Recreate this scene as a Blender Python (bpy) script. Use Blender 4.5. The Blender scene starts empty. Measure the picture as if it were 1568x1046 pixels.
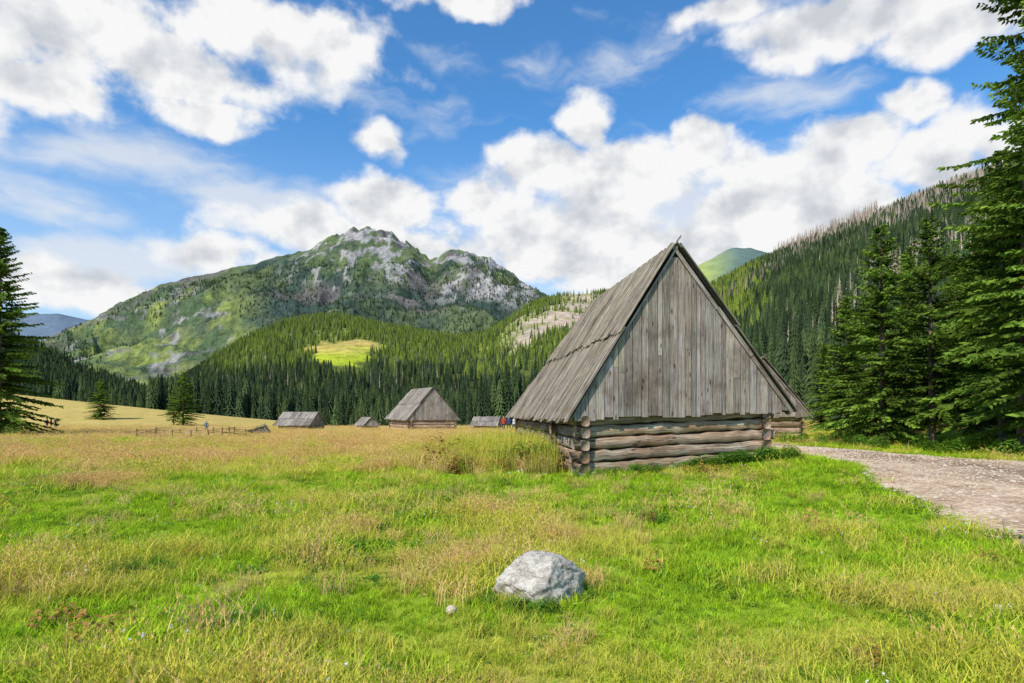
import bpy, math, random
import numpy as np
from mathutils import Vector, Matrix
random.seed(7); rng=np.random.default_rng(7)
F=958.0; HC=1.75; HY=628.0; CX=784.0
S=bpy.context.scene
# ---------------------------------------------------------------- numpy noise
def _h(ix,iy,seed):
    n=(ix.astype(np.int64)*374761393+iy.astype(np.int64)*668265263+seed*144665)&0xffffffff
    n=((n^(n>>13))*1274126177)&0xffffffff
    n=(n^(n>>16))&0xffffffff
    return n/4294967295.0
def vn(x,y,seed=0):
    x=np.asarray(x,float); y=np.asarray(y,float)
    ix=np.floor(x); iy=np.floor(y); fx=x-ix; fy=y-iy
    fx=fx*fx*(3-2*fx); fy=fy*fy*(3-2*fy)
    a=_h(ix,iy,seed); b=_h(ix+1,iy,seed); c=_h(ix,iy+1,seed); d=_h(ix+1,iy+1,seed)
    return (a*(1-fx)+b*fx)*(1-fy)+(c*(1-fx)+d*fx)*fy
def fbm(x,y,o=4,seed=0,g=.5):
    s=0;a=1;t=0
    x=np.asarray(x,float); y=np.asarray(y,float)
    for i in range(o):
        s=s+a*vn(x,y,seed+i*17); t+=a; a*=g; x=x*2.03+5.1; y=y*2.03+9.7
    return s/t*2-1
def ridged(x,y,o=5,seed=0):
    s=0;a=1;t=0
    x=np.asarray(x,float); y=np.asarray(y,float)
    for i in range(o):
        s=s+a*(1-np.abs(vn(x,y,seed+i*13)*2-1)); t+=a; a*=.55; x=x*2.1+3.3; y=y*2.1+1.7
    return s/t
def ss(a,b,x):
    t=np.clip((np.asarray(x,float)-a)/(b-a),0,1); return t*t*(3-2*t)
# ---------------------------------------------------------------- ground shape
def H(x,y):
    x=np.asarray(x,float); y=np.asarray(y,float)
    z=-1.2*ss(28,110,y)-3.0*ss(110,230,y)
    z=z+ss(110,168,y)*np.maximum(0,-x-57)*.112*np.clip(1-(y-175)/200,0,1)
    z=z+.30*np.exp(-(((x-7.3)/2.6)**2+((y-18.2)/2.8)**2))
    z=z+.9*ss(17,30,x)*ss(5,25,y)*ss(400,60,y)
    near=ss(90,30,np.abs(y))
    z=z+near*.06*fbm(x*.35,y*.35,3,3)+near*.07*fbm(x*.12,y*.12,2,8)
    z=z+.3*fbm(x*.02,y*.02,3,5)*ss(35,120,y)
    return z
RLy=[-6,3,8.2,12.7,18,26,31,36,42,50,60]; RLx=[4.2,5.0,6.35,7.9,9.6,11.1,11.3,9.5,6,0,-12]
RRy=[-6,8,12,19.3,24,29,35,40,46,54,64];  RRx=[18.5,18,17.6,16.6,15.2,14.5,13.4,11.5,8,2,-10]
def roadL(y): return np.interp(y,RLy,RLx)+.30*fbm(np.asarray(y)*.8,np.asarray(y)*0+2,4,31)
def roadR(y): return np.interp(y,RRy,RRx)+.35*fbm(np.asarray(y)*.7,np.asarray(y)*0+9,4,33)
def dryness(x,y):
    u=x/np.maximum(y,1)
    d=.17+.95*fbm(x*.16,y*.22,4,11)+.45*fbm(x*.9,y*.9,2,12)
    d=d+.70*ss(9,18,y)*ss(.12,-.22,u)+.72*ss(26,42,y)
    d=d-.60*np.exp(-((y-36)/8)**2)*ss(-.35,-.65,u)
    d=d-.38*ss(-.1,.3,u)*ss(24,12,y)
    return np.clip(d,0,1)
# ---------------------------------------------------------------- mesh builder
class MB:
    def __init__(s): s.V=[];s.Fc=[];s.C=[];s.U=[];s.M=[];s.n=0
    def add(s,vs,fs,c=(1,1,1),uv=None,m=0):
        k=len(vs); s.V.extend([tuple(v) for v in vs])
        s.Fc.extend([tuple(i+s.n for i in f) for f in fs]); s.M.extend([m]*len(fs))
        if len(c) and not hasattr(c[0],'__len__'): s.C.extend([(c[0],c[1],c[2],1)]*k)
        else: s.C.extend([(q[0],q[1],q[2],1) for q in c])
        s.U.extend([tuple(q) for q in uv] if uv is not None else [(0,0)]*k); s.n+=k
    def box(s,o,X,Y,Z,c=None,m=0):
        o=Vector(o);X=Vector(X);Y=Vector(Y);Z=Vector(Z)
        if c is None: r=random.uniform(.7,1.12); c=(r,r*random.uniform(.96,1.0),r*random.uniform(.9,1.0))
        lx,ly,lz=X.length,Y.length,Z.length; a=random.uniform(0,50); b=random.uniform(0,50)
        if X.cross(Y).dot(Z)<0: o=o+Z; Z=-Z
        vs=[];fs=[];uv=[]
        def q(p,A,B,la,lb,fl):
            i=len(vs); vs.extend([p,p+A,p+A+B,p+B]); uv.extend([(a,b),(a+la,b),(a+la,b+lb),(a,b+lb)])
            fs.append((i,i+3,i+2,i+1) if fl else (i,i+1,i+2,i+3))
        q(o,X,Y,lx,ly,True); q(o+Z,X,Y,lx,ly,False)
        q(o,X,Z,lx,lz,False); q(o+Y,X,Z,lx,lz,True)
        q(o,Y,Z,ly,lz,True); q(o+X,Y,Z,ly,lz,False)
        s.add(vs,fs,c,uv,m)
    def log(s,p0,p1,ry,rz,c=None,m=0,seg=12,n=12,sq=.45,wob=.012,taper=0):
        p0=Vector(p0);p1=Vector(p1);d=(p1-p0);L=d.length;d.normalize()
        up=Vector((0,0,1)) if abs(d.z)<.9 else Vector((1,0,0))
        side=d.cross(up).normalized(); up=side.cross(d).normalized()
        if c is None: r=random.uniform(.72,1.2); c=(r,r*random.uniform(.90,.98),r*random.uniform(.78,.95))
        a=random.uniform(0,50); b=random.uniform(0,50); ph=random.uniform(0,99)
        vs=[];fs=[];uv=[]
        for i in range(n+1):
            t=i/n; w=1+.06*math.sin(ph+t*L*2.3)+random.uniform(-.05,.05); k=(1-taper*t)*w
            off=side*random.uniform(-wob,wob)+up*random.uniform(-wob,wob)
            for j in range(seg+1):
                an=2*math.pi*j/seg; ca,sa=math.cos(an),math.sin(an)
                x=math.copysign(abs(ca)**(1-sq),ca); y=math.copysign(abs(sa)**(1-sq),sa)
                vs.append(p0+d*(L*t)+off+side*(x*ry*k)+up*(y*rz*k)); uv.append((a+L*t,b+j/seg*(ry+rz)*3))
        for i in range(n):
            for j in range(seg):
                q=i*(seg+1)+j; fs.append((q,q+1,q+seg+2,q+seg+1))
        fs.append(tuple(range(seg))); fs.append(tuple(n*(seg+1)+j for j in range(seg-1,-1,-1)))
        s.add(vs,fs,c,uv,m)
    def obj(s,name,mats,smooth=False,link=True,parent=None):
        me=bpy.data.meshes.new(name); me.from_pydata(s.V,[],s.Fc)
        for m in mats: me.materials.append(m)
        me.polygons.foreach_set('material_index',s.M)
        ca=me.color_attributes.new('Col','FLOAT_COLOR','POINT'); ca.data.foreach_set('color',np.array(s.C,dtype=np.float32).ravel())
        ul=me.uv_layers.new(name='UVMap'); li=np.zeros(len(me.loops),dtype=np.int32); me.loops.foreach_get('vertex_index',li)
        ul.data.foreach_set('uv',np.array(s.U,dtype=np.float32)[li].ravel())
        if smooth: me.polygons.foreach_set('use_smooth',[True]*len(me.polygons))
        me.update(); o=bpy.data.objects.new(name,me)
        if link: S.collection.objects.link(o)
        if parent: o.parent=parent
        return o
def grid_obj(name,X,Y,Z,C,mat,smooth=True):
    r,c=X.shape; V=np.stack([X,Y,Z],-1).reshape(-1,3)
    i=np.arange(r*c).reshape(r,c); Fq=np.stack([i[:-1,:-1],i[:-1,1:],i[1:,1:],i[1:,:-1]],-1).reshape(-1,4)
    me=bpy.data.meshes.new(name); me.vertices.add(len(V)); me.vertices.foreach_set('co',V.astype(np.float32).ravel())
    me.loops.add(len(Fq)*4); me.loops.foreach_set('vertex_index',Fq.ravel().astype(np.int32))
    me.polygons.add(len(Fq)); me.polygons.foreach_set('loop_start',np.arange(0,len(Fq)*4,4,dtype=np.int32)); me.polygons.foreach_set('loop_total',np.full(len(Fq),4,dtype=np.int32))
    me.update(calc_edges=True); me.validate()
    ca=me.color_attributes.new('Col','FLOAT_COLOR','POINT'); cc=np.concatenate([C.reshape(-1,3),np.ones((r*c,1))],1); ca.data.foreach_set('color',cc.astype(np.float32).ravel())
    me.polygons.foreach_set('use_smooth',[smooth]*len(me.polygons)); me.materials.append(mat)
    o=bpy.data.objects.new(name,me); S.collection.objects.link(o); return o
# ---------------------------------------------------------------- materials
def newmat(name,diffuse=False):
    m=bpy.data.materials.new(name); m.use_nodes=True; nt=m.node_tree; nt.nodes.clear()
    out=nt.nodes.new('ShaderNodeOutputMaterial')
    if diffuse:
        b=nt.nodes.new('ShaderNodeBsdfDiffuse')
    else:
        b=nt.nodes.new('ShaderNodeBsdfPrincipled'); b.inputs['Roughness'].default_value=.95; b.inputs['Specular IOR Level'].default_value=.05
    nt.links.new(b.outputs[0],out.inputs[0]); return m,nt,b,out
def N(nt,t,**k):
    n=nt.nodes.new(t)
    for a,v in k.items(): setattr(n,a,v)
    return n
def ramp(nt,fac,stops,interp='LINEAR'):
    r=N(nt,'ShaderNodeValToRGB'); r.color_ramp.interpolation=interp
    e=r.color_ramp.elements
    while len(e)<len(stops): e.new(.5)
    for i,(p,c) in enumerate(stops): e[i].position=p; e[i].color=(c[0],c[1],c[2],1)
    nt.links.new(fac,r.inputs[0]); return r.outputs[0]
def mixc(nt,mode,fac,a,b):
    m=N(nt,'ShaderNodeMix',data_type='RGBA',blend_type=mode)
    for s,v in ((m.inputs[0],fac),(m.inputs[6],a),(m.inputs[7],b)):
        if hasattr(v,'links') or hasattr(v,'is_linked'): nt.links.new(v,s)
        elif isinstance(v,(int,float)): s.default_value=v
        else: s.default_value=(v[0],v[1],v[2],1)
    return m.outputs[2]
def noise(nt,vec,scale,detail=4,rough=.55,out=0,dist=0):
    n=N(nt,'ShaderNodeTexNoise'); n.inputs['Scale'].default_value=scale; n.inputs['Detail'].default_value=detail; n.inputs['Roughness'].default_value=rough; n.inputs['Distortion'].default_value=dist
    nt.links.new(vec,n.inputs['Vector']); return n.outputs[out]
def mapping(nt,vec,sc):
    m=N(nt,'ShaderNodeMapping'); m.inputs['Scale'].default_value=sc; nt.links.new(vec,m.inputs[0]); return m.outputs[0]
def bump(nt,b,h,st,dist):
    n=N(nt,'ShaderNodeBump'); n.inputs['Strength'].default_value=st; n.inputs['Distance'].default_value=dist
    nt.links.new(h,n.inputs['Height']); nt.links.new(n.outputs[0],b.inputs['Normal'])
def attr(nt,name='Col'):
    a=N(nt,'ShaderNodeAttribute'); a.attribute_name=name; return a.outputs['Color']
def wood(name,dark,mid,light,warm=(.30,.19,.11),wamt=.3):
    m,nt,b,o=newmat(name); uv=N(nt,'ShaderNodeUVMap').outputs[0]; g=N(nt,'ShaderNodeNewGeometry').outputs['Position']
    v1=mapping(nt,uv,(1.0,22,1)); v2=mapping(nt,uv,(2.2,90,1)); v3=mapping(nt,uv,(.7,2.2,1))
    n1=noise(nt,v1,1.0,6,.65,dist=.8); n2=noise(nt,v2,1.0,4,.6); n3=noise(nt,v3,1.3,4,.6)
    c=ramp(nt,n1,[(.3,dark),(.5,mid),(.7,light)])
    c2=ramp(nt,n2,[(.34,(.32,.31,.30)),(.55,(1,1,1))]); c=mixc(nt,'MULTIPLY',.8,c,c2)
    w=ramp(nt,n3,[(.45,(0,0,0)),(.72,(wamt,)*3)]); c=mixc(nt,'MIX',w,c,warm)
    st=ramp(nt,noise(nt,g,1.1,6,.7),[(.33,(.64,.60,.56)),(.50,(1,1,1)),(.68,(1.2,1.19,1.17))]); c=mixc(nt,'MULTIPLY',1,c,st)
    vo=N(nt,'ShaderNodeTexVoronoi'); vo.inputs['Scale'].default_value=1; nt.links.new(mapping(nt,uv,(1.9,6,1)),vo.inputs['Vector'])
    k=ramp(nt,vo.outputs['Distance'],[(.07,(.16,.13,.11)),(.19,(1,1,1))]); c=mixc(nt,'MULTIPLY',.9,c,k)
    c=mixc(nt,'MULTIPLY',1.0,c,attr(nt)); nt.links.new(c,b.inputs['Base Color'])
    a=N(nt,'ShaderNodeMath',operation='ADD'); nt.links.new(n1,a.inputs[0]); nt.links.new(n2,a.inputs[1]); bump(nt,b,a.outputs[0],.9,.018)
    return m
M_board=wood('weathered_boards',(.22,.18,.155),(.43,.385,.345),(.66,.61,.565),(.34,.23,.15),.5)
M_roof=wood('roof_boards',(.18,.155,.125),(.38,.335,.275),(.58,.525,.445),(.22,.17,.11),.4)
M_log=wood('old_logs',(.12,.08,.055),(.40,.32,.25),(.76,.67,.56),(.36,.21,.12),.85)
M_fard=wood('far_boards',(.24,.22,.20),(.36,.33,.30),(.48,.45,.41))
def foliage(name,c1,c2,trans=.25,rnd=.35,scale=3.):
    m,nt,b,out=newmat(name,True)
    oi=N(nt,'ShaderNodeObjectInfo'); geo=N(nt,'ShaderNodeNewGeometry')
    n=noise(nt,geo.outputs['Position'],scale,1,.6)
    c=mixc(nt,'MIX',n,c1,c2)
    r=ramp(nt,oi.outputs['Random'],[(0,(1-rnd,)*3),(1,(1+rnd,1+rnd*.9,1+rnd*.6))]); 
    c=mixc(nt,'MULTIPLY',1,c,r); c=mixc(nt,'MULTIPLY',1,c,attr(nt))
    nt.links.new(c,b.inputs['Color'])
    if trans>0:
        t=N(nt,'ShaderNodeBsdfTranslucent'); nt.links.new(c,t.inputs[0]); mx=N(nt,'ShaderNodeMixShader'); mx.inputs[0].default_value=trans
        nt.links.new(b.outputs[0],mx.inputs[1]); nt.links.new(t.outputs[0],mx.inputs[2]); nt.links.new(mx.outputs[0],out.inputs[0])
    return m
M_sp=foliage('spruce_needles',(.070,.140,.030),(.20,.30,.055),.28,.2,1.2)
M_spdark=foliage('spruce_dark',(.036,.062,.038),(.066,.100,.050),0,.4,.02)  # cloud shade and bluish haze painted into the needle colour
M_spmid=foliage('spruce_mid',(.062,.100,.045),(.110,.155,.060),0,.4,.02)  # distance haze painted into this lighter needle colour
M_split=foliage('spruce_painted_sun',(.15,.215,.045),(.27,.335,.062),0,.35,.02)  # brighter copy with sunlight painted into the needle colour
M_dead=foliage('dead_spruce',(.34,.27,.22),(.50,.42,.35),0,.3,1.)
M_grass=foliage('grass_green',(.28,.47,.025),(.46,.69,.045),.4,.4,.6)
M_grassy=foliage('grass_yellow',(.48,.57,.06),(.64,.67,.13),.35,.25,.8)
M_dry=foliage('grass_dry',(.66,.48,.17),(.80,.64,.30),.3,.2,.8)
M_weed=foliage('weed_leaves',(.09,.22,.025),(.19,.38,.045),.3,.25,2.)
M_rust=foliage('rusty_dock',(.36,.17,.05),(.50,.30,.10),.2,.3,2.)
M_petal=foliage('white_petals',(.75,.75,.72),(.8,.8,.78),.2,.05,2.)
m,nt,b,_=newmat('bark',True); g=N(nt,'ShaderNodeTexCoord').outputs['Object']
nt.links.new(ramp(nt,noise(nt,mapping(nt,g,(6,6,1.5)),2,5),[(.3,(.09,.06,.045)),(.7,(.26,.20,.15))]),b.inputs['Color']); M_bark=m
# ground
m,nt,b,_=newmat('meadow',True); g=N(nt,'ShaderNodeNewGeometry').outputs['Position']
c=attr(nt); c=mixc(nt,'MULTIPLY',.8,c,ramp(nt,noise(nt,g,3,8,.7),[(.3,(.55,.6,.5)),(.7,(1.25,1.2,1.2))]))
c=mixc(nt,'MULTIPLY',.7,c,ramp(nt,noise(nt,mapping(nt,g,(1,.35,1)),.35,6,.7),[(.3,(.7,.75,.7)),(.7,(1.2,1.15,1.1))]))
nt.links.new(c,b.inputs['Color']); bump(nt,b,noise(nt,g,12,6,.7),.6,.08); M_ground=m
# road
m,nt,b,_=newmat('gravel',True); g=N(nt,'ShaderNodeNewGeometry').outputs['Position']
vo=N(nt,'ShaderNodeTexVoronoi'); vo.inputs['Scale'].default_value=9; nt.links.new(g,vo.inputs['Vector'])
c=ramp(nt,noise(nt,g,.9,9,.74),[(.36,(.42,.30,.20)),(.5,(.68,.52,.375)),(.64,(.85,.70,.54))])
c=mixc(nt,'MULTIPLY',.6,c,ramp(nt,vo.outputs['Distance'],[(.1,(1.2,1.2,1.2)),(.6,(.5,.46,.42))]))
c=mixc(nt,'MULTIPLY',.6,c,ramp(nt,noise(nt,g,18,5,.7),[(.38,(.45,.43,.41)),(.62,(1.25,1.25,1.25))]))
c=mixc(nt,'MULTIPLY',1,c,attr(nt)); nt.links.new(c,b.inputs['Color']); bump(nt,b,vo.outputs['Distance'],.7,.04); M_road=m
# rock
def rockmat(name,a,bb,cc,li=(.62,.575,.49)):
    m,nt,b,_=newmat(name,True); g=N(nt,'ShaderNodeTexCoord').outputs['Object']
    c=ramp(nt,noise(nt,g,2.6,9,.75),[(.36,a),(.52,bb),(.66,cc)])
    c=mixc(nt,'MULTIPLY',.75,c,ramp(nt,noise(nt,g,15,7,.85),[(.42,(.42,.41,.40)),(.50,(1,1,1)),(.60,(1.35,1.35,1.3))]))
    c=mixc(nt,'MIX',ramp(nt,noise(nt,g,4.5,9,.8),[(.48,(0,0,0)),(.56,(.65,.65,.65))]),c,li)
    nt.links.new(c,b.inputs['Color']); bump(nt,b,noise(nt,g,7,8,.7),.45,.05); return m
M_rock=rockmat('granite',(.22,.19,.155),(.42,.375,.32),(.58,.53,.46))
M_stone=rockmat('pale_stone',(.46,.37,.28),(.60,.50,.40),(.75,.65,.53),(.7,.62,.52))
def hillmat(name,sc,bst,bd,lo=.55,hi=1.35,haze=0):
    m,nt,b,_=newmat(name,True); g=N(nt,'ShaderNodeNewGeometry').outputs['Position']
    n1=noise(nt,g,sc,8,.72); n2=noise(nt,g,sc*.15,6,.6)
    c=mixc(nt,'MULTIPLY',1,attr(nt),ramp(nt,n1,[(.32,(lo,)*3),(.68,(hi,)*3)]))
    c=mixc(nt,'MULTIPLY',.6,c,ramp(nt,n2,[(.3,(.65,.7,.75)),(.7,(1.25,1.2,1.1))]))
    nt.links.new(c,b.inputs['Color']); bump(nt,b,n1,bst,bd); return m
M_hB=hillmat('mountain_surface',.035,1.0,30,.46,1.38); M_hC=hillmat('hill_surface',.08,.8,6); M_hF=hillmat('far_hill_surface',.02,.5,12,.8,1.15)
# ---------------------------------------------------------------- GROUND
def axis(a,bm,st,mx):
    p=list(np.arange(0,bm,st)); v=bm; d=st
    while v<mx: p.append(v); d*=1.13; v+=d
    p.append(mx); return p
xp=axis(0,36,.6,9000); xs=np.array([-v for v in xp[:0:-1]]+xp)
yp=axis(0,64,.6,9500); ym=axis(0,6,1,3000); ys=np.array([-v for v in ym[:0:-1]]+yp)
X,Y=np.meshgrid(xs,ys); Z=H(X,Y); D=dryness(X,Y)
gr=np.array([.26,.41,.03]); dr=np.array([.58,.44,.15]); yl=np.array([.46,.49,.06])
D3=D[...,None]; C=np.where(D3<.5,gr+(yl-gr)*D3*2,yl+(dr-yl)*(D3-.5)*2)
C=C*(1-.75*ss(215,240,Y)[...,None])
grid_obj('meadow_ground',X,Y,Z,C,M_ground)
# road
ry=np.arange(-6,62,.3); tt=np.linspace(0,1,34); L=roadL(ry); R=roadR(ry)
X=L[:,None]+(R-L)[:,None]*tt[None]; Y=np.repeat(ry[:,None],len(tt),1)+ (tt[None]*1.5-.5)*ss(30,40,ry)[:,None]
edge=np.minimum(tt,1-tt)[None]*np.ones_like(X)
rut=np.exp(-((tt[None]-.42)/.035)**2)+np.exp(-((tt[None]-.66)/.035)**2)
Z=H(X,Y)+.05-.06*ss(.03,0,edge)+.025*fbm(X*1.5,Y*1.5,3,4)-.03*rut
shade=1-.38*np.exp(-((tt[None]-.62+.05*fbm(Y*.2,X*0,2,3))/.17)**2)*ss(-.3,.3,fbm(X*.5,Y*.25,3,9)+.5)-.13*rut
C=np.stack([shade*1.04,shade*1.0,shade*.95],-1); grid_obj('gravel_road',X,Y,Z,C,M_road)
# ---------------------------------------------------------------- HILLS
def px_u(p): return (np.asarray(p,float)-CX)/F
class Hill:
    def __init__(s,name,sky,D,D0,z0,ex,amp,ns,mat,colf,cols=360,rows=90,treeh=0,rg=False):
        s.sx=[p[0] for p in sky]; s.sy=[p[1] for p in sky]; s.D=D; s.D0=D0; s.z0=z0; s.ex=ex; s.amp=amp; s.ns=ns; s.th=treeh; s.rg=rg
        px=np.linspace(s.sx[0],s.sx[-1],cols); t=np.concatenate([np.linspace(0,1,rows),np.array([1.05,1.12,1.25,1.5])])
        P,T=np.meshgrid(px,t); X,Y,Z=s.pos(P,T); C=colf(P,T,X,Y,Z); 
        grid_obj(name,X,Y,Z,C,mat)
    def pos(s,P,T):
        u=px_u(P); D=np.interp(P,[d[0] for d in s.D],[d[1] for d in s.D]); D0=np.interp(P,[d[0] for d in s.D0],[d[1] for d in s.D0])
        Y=D0+(D-D0)*T; X=u*Y; zr=HC+(HY-np.interp(P,s.sx,s.sy))/F*D-s.th
        Tc=np.clip(T,0,1); z=s.z0+(zr-s.z0)*Tc**s.ex-(zr-s.z0)*np.clip(T-1,0,1)*1.3
        n=(ridged(X*s.ns,Y*s.ns,6,21)-.5)*2 if s.rg else fbm(X*s.ns,Y*s.ns,5,21)
        env=np.clip(4*Tc*(1-Tc),0,1)**.6
        z=z+s.amp*n*env+s.amp*.10*fbm(X*s.ns*9,Y*s.ns*9,3,2)*ss(.5,1,T)
        if s.rg:
            cr=(ridged(X*.011,Y*.006,4,88)-.55)*ss(.72,.9,T)*ss(450,520,P)*ss(860,800,P); z=z+cr*62
        return X,Y,z
def lerp(a,b,k): k=k[...,None]; return np.array(a)*(1-k)+np.array(b)*k
def lerp_arr(c,t,k): k=k[...,None]; return c*(1-k)+t*k
def scr(X,Y,Z): return CX+F*X/Y, HY-F*(Z-HC)/Y
Hill('distant_hill',[(-400,500),(-100,470),(40,482),(90,480),(140,492),(220,520),(320,570)],[(0,6000)],[(0,4500)],0,1,60,.001,M_hF,lambda P,T,X,Y,Z: np.ones(X.shape+(3,))*np.array([.14,.19,.25]),120,30)  # bluish base colour paints the distance haze
# main mountain
def colB(P,T,X,Y,Z):
    sx,sy=scr(X,Y,Z); n=fbm(X*.004,Y*.004,5,40); n2=fbm(X*.012,Y*.008,5,41); n3=ridged(X*.006,Z*.012,5,42); n4=ridged(X*.014,Z*.01,4,47)
    c=lerp([.080,.118,.082],[.165,.21,.08],ss(-.1,.35,n))
    lowleft=ss(430,330,sx)*ss(430,455,sy)
    c=lerp_arr(c,lerp([.14,.20,.08],[.38,.44,.10],ss(-.15,.35,n2)),lowleft)
    g=.7*ss(.08,.33,fbm(X*.0025+7,Y*.005,4,44))*(1-lowleft*.5)
    c=lerp_arr(c,np.array([.245,.20,.185]),g)
    top=ss(470,405,sy+14*n2)*ss(400,500,sx); mead=ss(-.35,.15,n2)
    c=lerp_arr(c,np.array([.20,.265,.085]),top*mead*.95)
    sh=ss(640,690,sx)*ss(840,810,sx)*ss(485,445,sy)
    pk=ss(490,540,sx)*ss(640,600,sx)*ss(415,375,sy)
    rk=np.maximum(top,sh)*ss(.685,.735,n4*.55+n3*.45+.070*sh+.055*pk); rk=np.maximum(rk,ss(.765,.80,n3)*lowleft*.8)
    c=lerp_arr(c,lerp([.25,.235,.21],[.54,.505,.455],ss(.45,.75,n4)),rk)
    return c*np.array([1.0,1.0,1.03])+np.array([.006,.012,.024])  # bluish lift paints distance haze into the mountain colour
skyB=[(-200,560),(40,535),(90,518),(150,490),(200,462),(240,441),(290,427),(350,411),(400,401),(440,391),(470,387),(490,377),(515,366),(535,356),(555,352),(580,355),(600,362),(612,375),(640,388),(658,401),(672,399),(690,389),(705,393),(715,389),(735,396),(752,400),(762,412),(785,417),(800,432),(820,445),(860,470),(950,520),(1100,600)]
HB=Hill('rocky_mountain',skyB,[(0,3400)],[(0,1700)],20,1.05,120,.0028,M_hB,colB,700,190,0,True)
Hill('green_mountain',[(980,470),(1040,428),(1080,400),(1120,379),(1150,380),(1180,388),(1260,430),(1400,500)],[(0,2800)],[(0,1800)],0,1,60,.002,M_hF,
  lambda P,T,X,Y,Z: lerp([.32,.38,.12],[.12,.18,.16],ss(-20,40,scr(X,Y,Z)[0]-1085+30*fbm(X*.004,Y*.004,3,1)+.6*(400-scr(X,Y,Z)[1]))),120,50)  # far side tinted bluish to paint distance haze
# middle hill
def colC(P,T,X,Y,Z):
    sx,sy=scr(X,Y,Z); n=fbm(X*.006,Y*.006,5,50)
    c=lerp([.16,.20,.055],[.28,.33,.07],ss(-.2,.3,n))
    cl=clearC(sx,sy,X,Y); c=lerp_arr(c,lerp([.62,.46,.14],[.50,.58,.05],ss(530,545,sy+12*n)),cl)  # bright sun on the clearing painted into its colour
    bc=bareC(sx,sy,X,Y); c=lerp_arr(c,lerp([.56,.44,.33],[.34,.33,.14],ss(.0,.3,fbm(X*.03,Y*.03,4,15))),bc)
    dk=ss(545,585,sy+20*n); c=c*(1-.6*dk[...,None]); return c  # shade over the lower hill painted in by darkening the colour
def clearC(sx,sy,X,Y): return ss(1.15,.85,np.sqrt(((sx-528)/54)**2+((sy-542)/19)**2)+.7*fbm(X*.02,Y*.02,3,9))
def bareC(sx,sy,X,Y):
    d=np.abs(sy-(522-(sx-800)*.56)); return ss(44,8,d+46*fbm(X*.010,Y*.010,5,10))*ss(765,810,sx+20*fbm(X*.01,Y*.01,3,12))*ss(945,900,sx)
skyC=[(120,640),(200,610),(270,585),(330,545),(380,516),(430,495),(480,484),(530,484),(580,492),(640,505),(690,515),(740,508),(770,492),(800,468),(830,456),(870,447),(930,445),(1000,446),(1060,450),(1130,450),(1250,470)]
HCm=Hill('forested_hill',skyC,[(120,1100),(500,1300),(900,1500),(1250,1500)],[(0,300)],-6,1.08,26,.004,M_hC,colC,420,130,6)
skyF=[(-500,380),(-200,440),(0,508),(60,530),(130,566),(200,590),(260,608),(330,622),(420,636)]
HF=Hill('dark_forest_hill',skyF,[(-500,420),(420,520)],[(0,215)],-6,1.0,5,.01,M_hC,lambda P,T,X,Y,Z: np.ones(X.shape+(3,))*np.array([.05,.08,.03]),120,40,6)
def colE(P,T,X,Y,Z):
    sx,sy=scr(X,Y,Z); n=fbm(X*.01,Y*.01,5,60)
    c=lerp([.07,.095,.042],[.13,.155,.06],ss(-.2,.3,n))
    lit=ss(1230,1130,sx)*ss(520,480,sy); c=lerp_arr(c,np.array([.36,.42,.08]),lit*.8)  # sunlit patch painted into the slope colour
    d=greyE(sx,sy,X,Y); c=lerp_arr(c,np.array([.27,.225,.18]),d*.85); return c
def greyE(sx,sy,X,Y):
    line=366-(sx-1250)*.385
    a=ss(46,16,sy-line+24*fbm(X*.01,Y*.01,3,66))*ss(1180,1230,sx)*.95
    return np.clip(np.maximum(a,.8*ss(.2,.5,fbm(X*.006+3,Y*.006,4,61))),0,1)
skyE=[(940,500),(1000,474),(1060,452),(1100,430),(1150,406),(1200,386),(1250,366),(1300,346),(1350,325),(1400,304),(1450,286),(1500,268),(1568,245),(1800,170),(2200,80),(2800,20)]
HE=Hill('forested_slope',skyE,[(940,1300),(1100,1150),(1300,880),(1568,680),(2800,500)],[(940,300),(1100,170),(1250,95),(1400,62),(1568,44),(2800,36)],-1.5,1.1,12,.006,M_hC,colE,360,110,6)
# ---------------------------------------------------------------- prototypes
def conifer_lod(name,n,m,mats,seed,rad=.17,dead=False):
    r=random.Random(seed); b=MB(); tw=.014 if not dead else .026
    b.add([(tw*math.cos(a),tw*math.sin(a),0) for a in (0,2.1,4.2)]+[(0,0,.97)],[(0,1,3),(1,2,3),(2,0,3)],(1,1,1),None,0 if dead else 1)
    if dead:
        for k in range(n*5):
            z=r.uniform(.15,.98); a=r.uniform(0,6.28); L=rad*.55*(1.05-z)*r.uniform(.5,1.2)
            b.add([(0,0,z),(0,0,z+.024),(L*math.cos(a),L*math.sin(a),z-.03)],[(0,1,2)],(1,1,1),None,0)
        return b.obj(name,mats,link=False)
    for k in range(n):
        f=k/n; z0=.06+.94*f; R=rad*((1-f)**.85)*r.uniform(.85,1.12)+.006; top=min(1.0,z0+ (1.6/n)); ph=r.uniform(0,6)
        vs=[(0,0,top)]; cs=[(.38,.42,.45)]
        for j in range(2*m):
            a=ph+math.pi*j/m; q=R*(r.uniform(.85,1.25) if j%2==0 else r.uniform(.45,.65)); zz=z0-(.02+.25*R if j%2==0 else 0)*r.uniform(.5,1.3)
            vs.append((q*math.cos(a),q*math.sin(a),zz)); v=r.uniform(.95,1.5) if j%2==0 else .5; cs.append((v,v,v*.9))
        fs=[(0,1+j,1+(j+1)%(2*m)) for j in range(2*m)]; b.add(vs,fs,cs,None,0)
    return b.obj(name,mats,link=False)
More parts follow.
